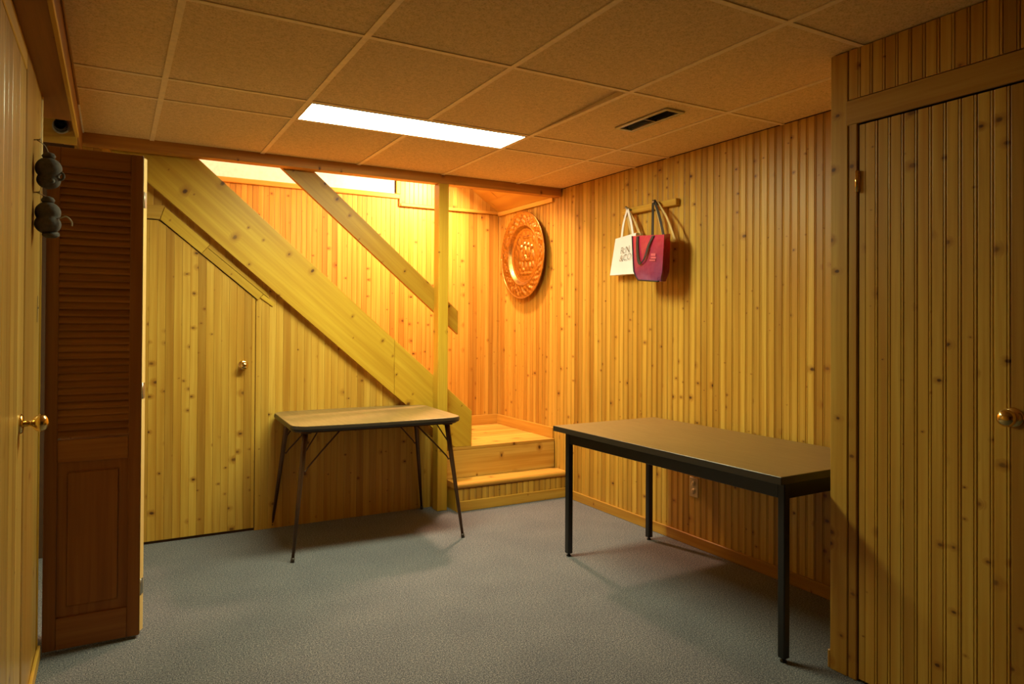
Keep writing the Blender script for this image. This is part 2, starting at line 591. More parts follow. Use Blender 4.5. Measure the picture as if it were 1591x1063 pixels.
def plank_run(parent, O, u, n, length, z0, ztop, mat=None, first=0.0, zbot=None, name='plank', prof=PROFILE, pitch=PITCH_P):
    """boards side by side from O along u; ztop and zbot may be functions of the distance along u."""
    zt = ztop if callable(ztop) else (lambda s: ztop)
    zb = zbot if zbot else (lambda s: z0)
    s = -first
    while s < length - 1e-4:
        a, b = max(s, 0.0), min(s + pitch, length)
        if b - a > 0.004 and max(zt(a) - zb(a), zt(b) - zb(b)) > 0.02:
            mb = MB()
            plank(mb, Vector(O) + Vector(u) * a, u, n, b - a, zb(a), max(zt(a), zb(a) + 0.001), max(zt(b), zb(b) + 0.001), zb(b), prof)
            mb.build(name, mat or M_PLANK, parent)
        s += pitch


def struct(mb, name, mat, parent=None):
    o = mb.build(name, mat, parent)
    if parent is None:
        o['kind'] = 'structure'
    return o


# ------------------------------------------------------------------ setting: floor, ceiling
struct(MB().box((-1.0, -3.6, -0.05), (XR + 0.1, 5.7, 0)), 'floor', M_CARPET)

ceil = struct(MB().box((-1.0, -3.6, H + 0.16), (XR + 0.1, YH + 0.08, H + 0.2)), 'ceiling', M_DARK)
GX = [-0.155] + [0.1855 + 0.61 * i for i in range(5)] + [XR]
GY = [-3.5, -2.64, -1.78, -0.92, -0.07, 0.785, 1.6385, 2.4901, 3.3605, 3.6897, YH]
VENT = (2.312, 2.58, 2.434, 2.982)
for i in range(len(GX) - 1):
    for j in range(len(GY) - 1):
        x0, x1, y0, y1 = GX[i] + 0.002, GX[i + 1] - 0.002, GY[j] + 0.002, GY[j + 1] - 0.002
        if j == 8 and i in (2, 3):
            continue                        # the light panel fills these two bays
        mb = MB()
        za, zb = H + 0.005, H + 0.020
        if x0 < VENT[0] < x1 and y0 < VENT[1] < y1:
            a, b, c, d = VENT
            a, b, c, d = a + 0.012, b + 0.012, c - 0.012, d - 0.012
            mb.box((x0, y0, za), (a, y1, zb)).box((c, y0, za), (x1, y1, zb)).box((a, y0, za), (c, b, zb)).box((a, d, za), (c, y1, zb))
        elif i == 3 and j == 7:             # this one has slipped: its right-hand edge sits high, leaving a dark gap
            mb.prism([(x0, y0, za), (x1, y0, za + 0.026), (x1, y1, za), (x0, y1, za)], (0, 0, 0.015))
        else:
            mb.box((x0, y0, za), (x1, y1, zb))
        mb.build('ceiling_tile', M_TILE, ceil)
for x in GX[1:-1]:
    segs = [(GY[0], GY[8]), (GY[9], GY[10])] if abs(x - GX[3]) < 0.01 else [(GY[0], GY[10])]
    for a, b in segs:
        mb = MB().box((x - 0.012, a, H), (x + 0.012, b, H + 0.006)).box((x - 0.002, a, H + 0.006), (x + 0.002, b, H + 0.045))
        mb.build('ceiling_bar', M_BAR, ceil)
for j, y in enumerate(GY[1:-1]):
    for i in range(len(GX) - 1):
        a, b = GX[i] + (0.012 if i else 0), GX[i + 1] - (0.012 if i < len(GX) - 2 else 0)
        MB().box((a, y - 0.011, H + 0.0005), (b, y + 0.011, H + 0.006)).build('ceiling_bar', M_BAR, ceil)

# ------------------------------------------------------------------ setting: right wall
wr = struct(MB().box((XR + 0.012, 1.70, -0.02), (XR + 0.06, YB + 0.06, 2.9)), 'wall_right', M_BACK)
plank_run(wr, (XR, YC, 0), (0, 1, 0), (-1, 0, 0), YS - YC, 0.0, H)
plank_run(wr, (XR, YS, 0), (0, 1, 0), (-1, 0, 0), YB - YS, ZL - 0.02, 2.33)
o = struct(MB().box((XR - 0.014, YC, 0), (XR - 0.001, 4.47, 0.066), 0.003), 'baseboard_right', M_BOARDY)
struct(MB().box((XR - 0.014, YS + 0.012, ZL), (XR - 0.001, YB - 0.014, ZL + 0.085), 0.003), 'baseboard_landing', M_BOARDY)
struct(MB().box((0.3, YB - 0.014, ZL), (XR - 0.001, YB - 0.001, ZL + 0.085), 0.003), 'baseboard_back', M_BOARDX)

# ------------------------------------------------------------------ setting: stairwell (open to the floor above)
wb = struct(MB().box((-0.9, YB + 0.012, 0), (XR + 0.05, YB + 0.06, 2.42)), 'wall_back', M_BACK)
plank_run(wb, (0.10, YB, 0), (1, 0, 0), (0, -1, 0), 2.085 - 0.10, 0.3, 2.362, prof=MID, pitch=0.0405)
plank_run(wb, (2.085, YB, 0), (1, 0, 0), (0, -1, 0), XR - 2.085, ZL - 0.02, 2.300, prof=MID, pitch=0.0405)
SL = 0.69


def slope_z(x):
    return 2.312 + SL * (XR - x)


# upper part of the back wall: drywall on the left, pine boards standing proud on the right
struct(MB().box((-0.9, YB + 0.004, 2.40), (2.04, YB + 0.05, 4.6)), 'wall_upper_back', M_DRYWALL)
up = struct(MB().box((2.085, YB + 0.006, 2.32), (XR + 0.05, YB + 0.05, 3.2)), 'wall_upper_right', M_BACK)
plank_run(up, (2.085, YB - 0.012, 0), (1, 0, 0), (0, -1, 0), XR - 2.085, 2.325, lambda s: min(slope_z(2.085 + s) + 0.012, 3.0), prof=MID, pitch=0.0405)
struct(MB().box((0.0, YB - 0.016, 2.362), (2.085, YB + 0.003, 2.402), 0.004), 'trim_1', M_BOARDX)
struct(MB().box((2.05, YB - 0.016, 2.402), (2.085, YB + 0.003, 3.0), 0.003), 'trim_2', M_POST)
struct(MB().box((2.085, YB - 0.026, 2.300), (XR - 0.001, YB - 0.001, 2.326), 0.004).box((2.075, YB - 0.018, 2.30), (2.089, YB - 0.001, 2.402), 0.003), 'trim_3', M_BOARDX)
# sloping boarded ceiling over the landing
sc = struct(MB().prism([(XR + 0.03, YH + 0.03, slope_z(XR) + 0.0), (XR + 0.03, YB + 0.03, slope_z(XR) + 0.0), (1.9, YB + 0.03, slope_z(1.9) + 0.03), (1.9, YH + 0.03, slope_z(1.9) + 0.03)], (0, 0, 0.03)), 'ceiling_slope', M_BACK)
k = 8
for i in range(k):
    xa = XR - (XR - 1.92) * i / k
    xb = XR - (XR - 1.92) * (i + 1) / k + 0.003
    MB().prism([(xa, YH + 0.06, slope_z(xa)), (xa, YB - 0.013, slope_z(xa)), (xb, YB - 0.013, slope_z(xb)), (xb, YH + 0.06, slope_z(xb))], (0, 0, 0.014)).build('ceiling_board', M_BOARDY, sc)
struct(MB().box((XR - 0.022, YS + 0.02, 2.284), (XR - 0.001, YB - 0.028, 2.320), 0.003), 'trim_4', M_BOARDY)
# the shaft above
struct(MB().box((-0.9, YH + 0.085, H + 0.02), (XR + 0.05, YH + 0.13, 4.6)), 'wall_upper_front', M_DRYWALL)
struct(MB().box((-0.95, YH + 0.1, 2.2), (-0.9, YB + 0.05, 4.6)), 'wall_upper_left', M_DRYWALL)
struct(MB().box((-0.95, YH + 0.1, 4.6), (XR + 0.1, YB + 0.05, 4.65)), 'ceiling_upper', M_DRYWALL)
struct(MB().box((XR + 0.012, YH + 0.1, 2.9), (XR + 0.06, YB + 0.05, 4.6)), 'wall_upper_end', M_DRYWALL)
# header beam along the edge of the ceiling
struct(MB().box((XL, YH, 2.308), (XR - 0.006, YH + 0.08, H + 0.012), 0.003), 'header_beam', M_HEADER)


# ------------------------------------------------------------------ setting: wall under the stairs, with its slanted door
def low_line(x):      # lower edge of the stringer
    return 2.290 - 0.862 * x


wu = struct(MB().prism([(-0.9, YU + 0.012, 0), (2.17, YU + 0.012, 0), (2.17, YU + 0.012, low_line(2.17)), (-0.1, YU + 0.012, 2.34), (-0.1, YU + 0.012, 2.5), (-0.9, YU + 0.012, 2.5)], (0, 0.03, 0)), 'wall_stairs', M_BACK)
DX1 = 0.787           # right edge of the door under the stairs


def door_top(x):      # lower edge of the slanted trim
    return 1.934 if x < 0.236 else 1.934 - 0.835 * (x - 0.236)


# boards beside and above the door
plank_run(wu, (DX1 + 0.004, YU, 0), (1, 0, 0), (0, -1, 0), 2.17 - DX1 - 0.004, 0.0, lambda s: low_line(DX1 + 0.004 + s) + 0.10, first=0.01, prof=FLAT, pitch=0.0448)
plank_run(wu, (-0.20, YU, 0), (1, 0, 0), (0, -1, 0), DX1 + 0.204, 0.0, lambda s: min(low_line(-0.20 + s) + 0.10, 2.32), zbot=lambda s: door_top(-0.20 + s) + 0.004, prof=FLAT, pitch=0.0448)
d2o = struct(MB().box((-0.2, YU + 0.006, 0.03), (DX1 - 0.02, YU + 0.0115, 1.40)), 'door_2', M_BACK)
tag(d2o, 'pine boarded door under the stairs with a slanted top', 'door')
plank_run(d2o, (-0.20, YU - 0.001, 0), (1, 0, 0), (0, -1, 0), DX1 + 0.20, 0.018, lambda s: door_top(-0.20 + s) - 0.004, first=0.02, prof=FLAT, pitch=0.0448)


def trim_piece(poly, t=0.010, mat=M_SLOPE, name='trim_piece'):
    return MB().prism([(x, YU - 0.001, z) for x, z in poly], (0, -t, 0), 0.0015).build(name, mat, tr)


tr = tag(MB().prism([(-0.2, YU - 0.001, 1.936), (0.237, YU - 0.001, 1.936), (0.262, YU - 0.001, 2.018), (-0.2, YU - 0.001, 2.018)], (0, -0.010, 0), 0.0015).build('trim_5', M_BOARDX), kind='structure')


def along(s, off):     # point on the slanted trim: s metres down the slope from its top, off metres above its lower edge
    L_ = math.hypot(1, 0.835)
    return (0.237 + s / L_ + off * 0.835 / L_, 1.936 - 0.835 * s / L_ + off / L_)


trim_piece([along(0.003, 0), along(0.30, 0), along(0.30, 0.072), along(-0.028, 0.074)], mat=M_SLOPE)
trim_piece([along(0.302, 0), along(0.735, 0), along(0.735, 0.048), along(0.302, 0.048)], mat=M_SLOPE)
trim_piece([along(0.302, 0.051), along(0.78, 0.051), along(0.74, 0.072), along(0.302, 0.072)], mat=M_SLOPE)
trim_piece([along(0.738, 0.02), along(0.83, 0.026), along(0.83, 0.05), along(0.738, 0.048)], t=0.007, mat=M_SLOPE)


def knob(name, at, axis, parent, r=0.027, reach=0.062):
    """door knob: rose, neck and ball turned about the axis that points into the room"""
    q = Vector((0, 0, 1)).rotation_difference(Vector(axis)).to_matrix().to_4x4()
    mt = Matrix.Translation(at) @ q
    kb = MB()
    c = reach - r * 0.72
    pr = [(0.0095, 0.004), (0.009, c - r * 0.9)]
    for i in range(1, 13):
        t = math.pi * (0.12 + 0.88 * i / 12)
        pr.append((r * math.sin(t) * (1.0 if t < 1.6 else 1.0), c - r * 0.80 * math.cos(t)))
    kb.lathe(pr, 28, mt)
    k_ = kb.build(name, M_BRASS, parent)
    rs = MB().lathe([(0.0, 0.0), (0.031, 0.0), (0.031, 0.004), (0.027, 0.0085), (0.013, 0.011), (0.0, 0.011)], 28, mt).build('rose', M_BRASS, k_)
    return k_


knob('door_knob', (0.716, YU - 0.001, 1.05), (0, -1, 0), d2o, 0.025, 0.055)

# ------------------------------------------------------------------ setting: closet that juts out on the right, with its door
DY0, DY1, DZ = 1.650, 0.86, 2.076
wc = struct(MB().box((XC + 0.013, DY0, 0), (XC + 0.05, YC - 0.013, H + 0.01)).box((XC + 0.013, -3.55, DZ + 0.01), (XC + 0.05, DY0, H + 0.01)).box((XC + 0.013, -3.55, 0), (XC + 0.05, DY1, DZ + 0.01)).box((XC + 0.013, YC - 0.03, 0), (XR, YC - 0.012, H + 0.01)), 'wall_closet', M_BACK)
MB().box((XC, 1.692, 0), (XC + 0.013, YC, H), 0.003).build('corner_board', M_PLANK, wc)
MB().box((XC + 0.013, YC - 0.013, 0), (XR - 0.015, YC, H), 0.002).build('return_board', M_POST, wc)
MB().box((XC + 0.001, DY0 + 0.004, 0), (XC + 0.013, 1.688, 2.18), 0.003).build('door_casing', M_PLANK, wc)
MB().box((XC - 0.002, DY1 - 0.02, DZ + 0.008), (XC + 0.012, 1.7, 2.178), 0.003).build('lintel_board', M_BOARDY, wc)
plank_run(wc, (XC + 0.001, 1.689, 0), (0, -1, 0), (-1, 0, 0), 1.689 + 0.3, 2.181, H)
plank_run(wc, (XC + 0.001, DY1 - 0.02, 0), (0, -1, 0), (-1, 0, 0), 1.1, 0.0, 2.18)
d3 = struct(MB().box((XC + 0.016, DY1 + 0.005, 0.02), (XC + 0.045, DY0 - 0.006, DZ - 0.004)), 'door_3', M_BACK)
tag(d3, 'dark pine boarded closet door at the right edge', 'door')
plank_run(d3, (XC + 0.003, DY0 - 0.003, 0), (0, -1, 0), (-1, 0, 0), DY0 - DY1 - 0.006, 0.012, DZ, first=0.022)
knob('door_knob', (XC + 0.003, 1.128, 1.045), (-1, 0, 0), d3)
for hz in (1.865,):
    hb = MB().tube([(XC - 0.006, DY0 + 0.0005, hz - 0.04), (XC - 0.006, DY0 + 0.0005, hz + 0.04)], 0.006, 10)
    hb.box((XC - 0.003, DY0 - 0.008, hz - 0.038), (XC + 0.003, DY0 + 0.008, hz + 0.038))
    hb.build('hinge', M_BRASS, d3)
struct(MB().box((XC + 0.004, YC + 0.001, 0), (XR - 0.016, YC + 0.014, 0.07), 0.003), 'baseboard_closet', M_BOARDX)

# ------------------------------------------------------------------ setting: left wall, its door, the boxed soffit, closet recess
LD0, LD1, LDZ = 2.752, 1.95, 2.135
wl = struct(MB().box((XL - 0.05, -3.55, 0), (XL - 0.013, LD1 - 0.01, H + 0.02)).box((XL - 0.05, LD0 + 0.012, 0), (XL - 0.013, 3.345, 2.22)).box((XL - 0.05, LD1 - 0.01, LDZ + 0.01), (XL - 0.013, LD0 + 0.012, H)), 'wall_left', M_BACK)
MB().box((XL - 0.012, LD0 + 0.006, 0.0), (XL + 0.002, 3.06, 2.208), 0.003).build('casing_board', M_LEFT, wl)
MB().box((XL - 0.012, 3.062, 0.0), (XL, 3.285, 2.208), 0.003).build('casing_board', M_LEFT, wl)
MB().box((XL - 0.012, 3.297, 0.0), (XL + 0.004, 3.318, 2.208), 0.004).build('jamb_strip', M_POST, wl)
MB().box((XL - 0.05, 3.318, 0.0), (XL - 0.004, 3.345, 2.208), 0.003).build('jamb', M_BACK, wl)
MB().box((XL - 0.012, 1.6, LDZ + 0.006), (XL + 0.001, LD0 + 0.004, 2.208), 0.003).build('lintel_board', M_BOARDY, wl)
plank_run(wl, (XL, -1.0, 0), (0, 1, 0), (1, 0, 0), LD1 - 0.01 + 1.0, 0.0, 2.2, mat=M_LEFT, prof=FLAT, pitch=0.085)
MB().box((XL + 0.0025, 3.165, 1.32), (XL + 0.0035, 3.178, 1.42)).build('catch_plate', M_STEEL, wl)
MB().lathe([(0.0, 0), (0.004, 0), (0.003, 0.003), (0, 0.0035)], 10, Matrix.Translation((XL + 0.0005, 3.20, 1.375)) @ Matrix.Rotation(math.pi / 2, 4, 'Y')).build('screw', M_PIPE, wl)
d1 = struct(MB().box((XL - 0.045, LD1 + 0.002, 0.02), (XL - 0.014, LD0 - 0.006, LDZ - 0.004)), 'door_1', M_BACK)
tag(d1, 'pale pine boarded door at the left edge with a brass knob', 'door')
plank_run(d1, (XL - 0.001, LD0 - 0.003, 0), (0, -1, 0), (1, 0, 0), LD0 - LD1 - 0.006, 0.012, LDZ, first=0.0, mat=M_LEFT, prof=FLAT, pitch=0.085)
knob('door_knob', (XL - 0.001, 2.665, 1.005), (1, 0, 0), d1, 0.028, 0.075)
struct(MB().box((XL + 0.001, LD0 + 0.01, 0), (XL + 0.013, 3.318, 0.055), 0.003), 'baseboard_left', M_BOARDY)
# soffit
sf = struct(MB().box((XL - 0.02, -3.55, 2.21), (-0.157, 3.66, 2.224)).box((-0.172, -3.55, 2.224), (-0.157, YH - 0.002, H + 0.01)), 'soffit', M_SOFFIT)
MB().box((-0.166, -3.55, 2.204), (-0.1515, 3.95, 2.2095), 0.0015).box((-0.1565, -3.55, 2.2095), (-0.1515, 3.95, 2.222), 0.0015).build('corner_moulding', M_BOARDY, sf)
MB().box((-0.1565, -3.55, H - 0.012), (-0.148, 3.93, H - 0.001), 0.002).build('cove_moulding', M_SOFFIT, sf)
MB().box((XL - 0.08, 3.93, 2.165), (-0.158, 3.95, H + 0.01)).build('end_board', M_BOARDX, sf)
pp = thing('drain_pipe', 'black round pipe end poking out beneath the soffit', 'pipe', (-0.222, 3.93, 2.243))
local(MB().lathe([(0.027, 0.0), (0.027, 0.05), (0.022, 0.05), (0.022, 0.004), (0.0, 0.004)], 24, Matrix.Rotation(math.pi / 2, 4, 'X')), 'pipe_end', M_PIPE, pp)
local(MB().lathe([(0.036, 0.001), (0.036, 0.006), (0.028, 0.008), (0.028, 0.001)], 24, Matrix.Rotation(math.pi / 2, 4, 'X')), 'collar', M_CORD, pp, 'pale ring round the pipe')
# closet recess behind the folding door
struct(MB().box((-0.85, 3.345, 0), (-0.80, YU + 0.05, H)).box((-0.85, 3.30, 0), (XL - 0.05, 3.345, H)).box((-0.85, 3.3, H), (XL + 0.1, YU, H + 0.02)), 'wall_recess', M_DRYWALL)
struct(MB().box((-0.4, -3.6, 0), (XR + 0.1, -3.55, H + 0.1)), 'wall_rear', M_PLANK)

# ------------------------------------------------------------------ staircase
st = thing('staircase', 'pine staircase with open stringer, handrail, post and small landing', 'stairs', (2.6, YS, 0))


def part(mb, name, mat, parent, label=None):
    o_ = mb.build(name, mat, parent)
    if label:
        o_['label'] = label
    return o_


def up_line(x):
    return 2.702 - 0.8796 * x


ST = 0.036
XJ = 1.70
LO0 = 0.163
part(MB().prism([(x, YS, z) for x, z in [(-0.05, low_line(-0.05)), (XJ, low_line(XJ)), (XJ, up_line(XJ)), (0.389, 2.36), (-0.05, 2.36)]], (0, ST, 0), 0.002), 'stringer', M_SLOPE, st)
part(MB().prism([(x, YS, z) for x, z in [(XJ + 0.0015, low_line(XJ)), (2.163, ZL + 0.002), (2.301, ZL + 0.002), (2.301, up_line(2.301)), (XJ + 0.0015, up_line(XJ))]], (0, ST, 0), 0.002), 'stringer_foot', M_SLOPE, st)
# handrail board
part(MB().prism([(x, YS + 0.001, z) for x, z in [(0.879, 2.36), (2.186, 1.241), (2.186, 1.410), (1.085, 2.36)]], (0, ST, 0), 0.002), 'handrail', M_SLOPE, st)
part(MB().box((1.990, YH + 0.001, 0.0), (2.065, YS - 0.001, 2.309), 0.003), 'post', M_POST, st)
# flight behind the stringer
RISE, RUN = 0.2155, 0.25
for i in range(9):
    zt, xf = ZL + RISE * (i + 1), 2.16 - RUN * i
    part(MB().box((xf - RUN - 0.02, YU + 0.045, zt - 0.03), (xf + 0.02, YB - 0.014, zt), 0.004), 'tread', M_STEP, st)
    part(MB().box((xf - 0.018, YU + 0.045, zt - RISE), (xf, YB - 0.014, zt - 0.03)), 'riser', M_STEP, st)
# landing of boards, its riser and the bottom step
for i in range(11):
    ya = YS + (YB - 0.001 - YS) * i / 11
    yb = YS + (YB - 0.001 - YS) * (i + 1) / 11
    part(MB().box((2.12, ya + 0.0006, ZL - 0.022), (XR - 0.002, yb - 0.0006, ZL), 0.0015), 'landing_board', M_STEP, st)
part(MB().box((2.10, YS + 0.002, 0.196), (XR - 0.001, YS + 0.02, ZL - 0.0225), 0.002), 'landing_riser', M_STEP, st)
# side of the landing towards the wall under the stairs
part(MB().box((2.10, YS + 0.021, 0.0), (2.118, YB - 0.02, ZL - 0.0225)), 'landing_side', M_POST, st)
nb = MB()
prof = [(YS + 0.0015, 0.196), (4.495, 0.196)]
for i in range(7):
    a = math.pi / 2 * (1 + i / 3.0)
    prof.append((4.495 + 0.02 * math.cos(a), 0.176 + 0.02 * math.sin(a)))
prof += [(YS + 0.0015, 0.156)]
nb.prism([(2.096, y, z) for y, z in prof], (XR - 0.0015 - 2.096, 0, 0))
part(nb, 'step_tread', M_STEP, st)
sf_ = part(MB().box((2.112, 4.487, 0.0), (XR - 0.0015, 4.50, 0.1555)), 'step_front', M_BACK, st)
for i in range(int((XR - 2.112) / PITCH_P) + 1):
    xa = 2.112 + PITCH_P * i
    wd = min(PITCH_P, XR - 0.002 - xa)
    if wd > 0.006:
        pb = MB()
        plank(pb, (xa, 4.4855, 0), (1, 0, 0), (0, -1, 0), wd, 0.07, 0.155)
        pb.build('step_board', M_PLANK, sf_)
part(MB().box((2.100, 4.50, 0.0), (2.112, YS + 0.001, 0.1555), 0.001), 'step_side', M_POST, st)
part(MB().box((2.098, 4.470, 0.0), (XR - 0.0015, 4.4845, 0.072), 0.003), 'step_base_trim', M_BOARDX, st)

# ------------------------------------------------------------------ ceiling light and air vent
x0, x1, y0, y1 = GX[2] + 0.0125, GX[4] - 0.0125, GY[8] + 0.0115, GY[9] - 0.0115
cl = thing('ceiling_light', 'long lit fluorescent panel set flush in the tiled ceiling', 'ceiling light', ((x0 + x1) / 2, (y0 + y1) / 2, H))
cx_, cy_ = (x1 - x0) / 2, (y1 - y0) / 2
local(MB().box((-cx_, -cy_, -0.002), (cx_, -cy_ + 0.008, 0.02), 0.001).box((-cx_, cy_ - 0.008, -0.002), (cx_, cy_, 0.02), 0.001).box((-cx_, -cy_ + 0.008, -0.002), (-cx_ + 0.008, cy_ - 0.008, 0.02), 0.001).box((cx_ - 0.008, -cy_ + 0.008, -0.002), (cx_, cy_ - 0.008, 0.02), 0.001), 'light_frame', M_STEEL, cl)
local(MB().box((-cx_ + 0.008, -cy_ + 0.008, 0.0005), (cx_ - 0.008, cy_ - 0.008, 0.004)), 'diffuser', M_DIFF, cl)
local(MB().box((-cx_ + 0.006, -cy_ + 0.006, 0.03), (cx_ - 0.006, cy_ - 0.006, 0.12)), 'light_housing', M_STEEL, cl)

vx0, vy0, vx1, vy1 = VENT
vt = thing('air_vent', 'narrow metal air vent with louvers in the tiled ceiling', 'vent', ((vx0 + vx1) / 2, (vy0 + vy1) / 2, H))
hx, hy = (vx1 - vx0) / 2, (vy1 - vy0) / 2
fr = MB()
for sx in (-1, 1):
    fr.box((sx * hx, -hy, -0.006), (sx * (hx - 0.02), hy, 0.0045), 0.002)
for sy in (-1, 1):
    fr.box((-hx + 0.02, sy * hy, -0.006), (hx - 0.02, sy * (hy - 0.02), 0.0045), 0.002)
local(fr, 'vent_frame', M_STEEL, vt)
dk = MB()
a, b = hx - 0.016, hy - 0.016
dk.box((-a, -b, 0.006), (-a + 0.002, b, 0.12)).box((a - 0.002, -b, 0.006), (a, b, 0.12)).box((-a, -b, 0.006), (a, -b + 0.002, 0.12)).box((-a, b - 0.002, 0.006), (a, b, 0.12)).box((-a, -b, 0.118), (a, b, 0.12))
local(dk, 'duct', M_DARK, vt)
for i in range(4):
    xx = -hx + 0.032 + i * 0.0195
    local(MB().prism([(xx, -0.004, -0.002), (xx + 0.0012, -0.004, -0.002), (xx + 0.0142, -0.004, 0.016), (xx + 0.013, -0.004, 0.016)], (0, hy - 0.016, 0)), 'louver', M_STEEL, vt)
local(MB().box((-hx + 0.02, -0.010, -0.003), (hx - 0.02, -0.004, 0.003)), 'vent_divider', M_STEEL, vt)

# ------------------------------------------------------------------ louvered folding door
bf = thing('folding_door', 'dark brown louvered folding door standing open at the left wall', 'door', (-0.065, 3.34, 0.012))
BW, BT, BH = 0.34, 0.028, 2.012


def bifold_leaf(mt):
    """one leaf: its front lower right-hand corner at the origin of mt, running to -X"""
    st_w = 0.045

    def leaf_part(mb, name, mat, label=None):
        mb.v = [tuple(mt @ Vector(p)) for p in mb.v]
        return local(mb, name, mat, bf, label)
    for x_ in (-st_w, -BW):
        leaf_part(MB().box((x_, 0, 0), (x_ + st_w, BT, BH), 0.0025), 'stile', M_BIFOLD)
    a_, b_ = -BW + st_w + 0.0005, -st_w - 0.0005
    for z0_, z1_ in ((0, 0.125), (0.745, 0.835), (BH - 0.075, BH)):
        leaf_part(MB().box((a_, 0.001, z0_), (b_, BT - 0.001, z1_), 0.0025), 'rail', M_BIFOLDX)
    pm = MB()
    pm.box((a_, 0.010, 0.1255), (b_, BT - 0.010, 0.7445))
    pm.prism([(a_ + 0.035, 0.0099, 0.165), (b_ - 0.035, 0.0099, 0.165), (b_ - 0.035, 0.0099, 0.705), (a_ + 0.035, 0.0099, 0.705)], (0, -0.006, 0), 0.005)
    leaf_part(pm, 'door_panel', M_BIFOLD)
    z_ = 0.845
    yy = BT / 2
    while z_ < BH - 0.09:
        leaf_part(MB().prism([(a_, yy - 0.0115, z_ - 0.001), (a_, yy - 0.0125, z_ + 0.001), (a_, yy - 0.0125, z_ + 0.007), (a_, yy + 0.0005, z_ + 0.034), (a_, yy + 0.0025, z_ + 0.027)], (b_ - a_, 0, 0)), 'slat', M_BIFOLDX)
        z_ += 0.0288
    leaf_part(MB().box((0.0002, 0.0005, 0.004), (0.0022, BT - 0.0005, BH - 0.004), 0.0005), 'bare_edge', M_BARE, 'pale unstained door edge')


LEAF2 = Matrix.Translation((BW / 2 + 0.001, 0.0315, 0)) @ Matrix.Rotation(math.radians(-29), 4, 'Z')
bifold_leaf(Matrix.Translation((BW / 2, 0, 0)))
bifold_leaf(LEAF2)
for hz in (0.19, 1.02, 1.83):
    hm = MB().box((0.0024, 0.003, hz - 0.033), (0.0040, 0.022, hz + 0.033))
    hm.v = [tuple(LEAF2 @ Vector(p)) for p in hm.v]
    hm.tube([(BW / 2 + 0.004, 0.030, hz - 0.034), (BW / 2 + 0.004, 0.030, hz + 0.034)], 0.0040, 8)
    local(hm, 'hinge', M_STEEL, bf)

# ------------------------------------------------------------------ large table
TX, TY, TZ, TW, TL = 2.5915, 2.6195, 0.742, 0.762, 1.548
tb = thing('work_table', 'long brown laminate table with black square legs against the right wall', 'table', (TX, TY, 0), math.radians(1.35))
hw, hl = TW / 2, TL / 2
local(MB().box((-hw + 0.0035, -hl + 0.0035, TZ - 0.028), (hw - 0.0035, hl - 0.0035, TZ), 0.001), 'tabletop', M_TABLE, tb)
e = MB()
for s in (-1, 1):
    e.box((s * hw, -hl, TZ - 0.030), (s * (hw - 0.0033), hl, TZ - 0.0008), 0.001)
    e.box((-hw + 0.0034, s * hl, TZ - 0.030), (hw - 0.0034, s * (hl - 0.0033), TZ - 0.0008), 0.001)
local(e, 'edge_band', M_EDGE, tb)
ix, iy, lg = hw - 0.062, hl - 0.032, 0.034
for sx in (-1, 1):
    local(MB().box((sx * (ix - 0.004), -iy + lg, TZ - 0.1), (sx * (ix - 0.022), iy - lg, TZ - 0.0305), 0.002), 'apron', M_BLACK, tb)
    for sy in (-1, 1):
        cx1, cy1 = sx * (ix - lg / 2), sy * (iy - lg / 2)
        leg = local(MB().box((cx1 - lg / 2, cy1 - lg / 2, 0.016), (cx1 + lg / 2, cy1 + lg / 2, TZ - 0.0305), 0.004), 'leg', M_BLACK, tb)
        local(MB().lathe([(0.0, 0), (0.013, 0), (0.014, 0.006), (0.008, 0.010), (0.006, 0.0165), (0, 0.0165)], 14, Matrix.Translation((cx1, cy1, 0))), 'foot', M_BLACK, leg)
for sy in (-1, 1):
    local(MB().box((-ix + lg, sy * (iy - 0.004), TZ - 0.1), (ix - lg, sy * (iy - 0.022), TZ - 0.0305), 0.002), 'apron', M_BLACK, tb)

# ------------------------------------------------------------------ folding table by the stairs
CX, CY, CZ = 1.395, 4.322, 0.745
ft = thing('folding_table', 'small tan folding table with rounded corners and splayed bronze legs', 'table', (CX, CY, 0), math.radians(-2.3))
HWX, HWY = 0.515, 0.365


def top_outline(inset=0.0):
    pts = []
    a_, b_, r_ = HWX - inset, HWY - inset, 0.085
    for qx, qy, t0 in ((1, -1, -90), (1, 1, 0), (-1, 1, 90), (-1, -1, 180)):
        for i in range(9):
            t = math.radians(t0 + 90 * i / 8)
            pts.append((qx * (a_ - r_) + r_ * math.cos(t), qy * (b_ - r_) + r_ * math.sin(t)))
    out = []
    for i, p in enumerate(pts):      # the long sides bow out a little
        q = pts[(i + 1) % len(pts)]
        out.append(p)
        if abs(q[0] - p[0]) > 0.3:
            for k_ in range(1, 10):
                out.append((p[0] + (q[0] - p[0]) * k_ / 10, p[1] + (q[1] - p[1]) * k_ / 10))
    return [(x, y + math.copysign(0.022 * (1 - (x / a_) ** 2), y)) for x, y in out]


def ringed(mb, levels):
    n = len(levels[0][0])
    vs = [(x, y, z) for ol, z in levels for x, y in ol]
    f = [tuple(range(n))[::-1], tuple(range((len(levels) - 1) * n, len(levels) * n))]
    for k_ in range(len(levels) - 1):
        for i in range(n):
            j = (i + 1) % n
            f.append((k_ * n + i, k_ * n + j, (k_ + 1) * n + j, (k_ + 1) * n + i))
    return mb.add(vs, f)


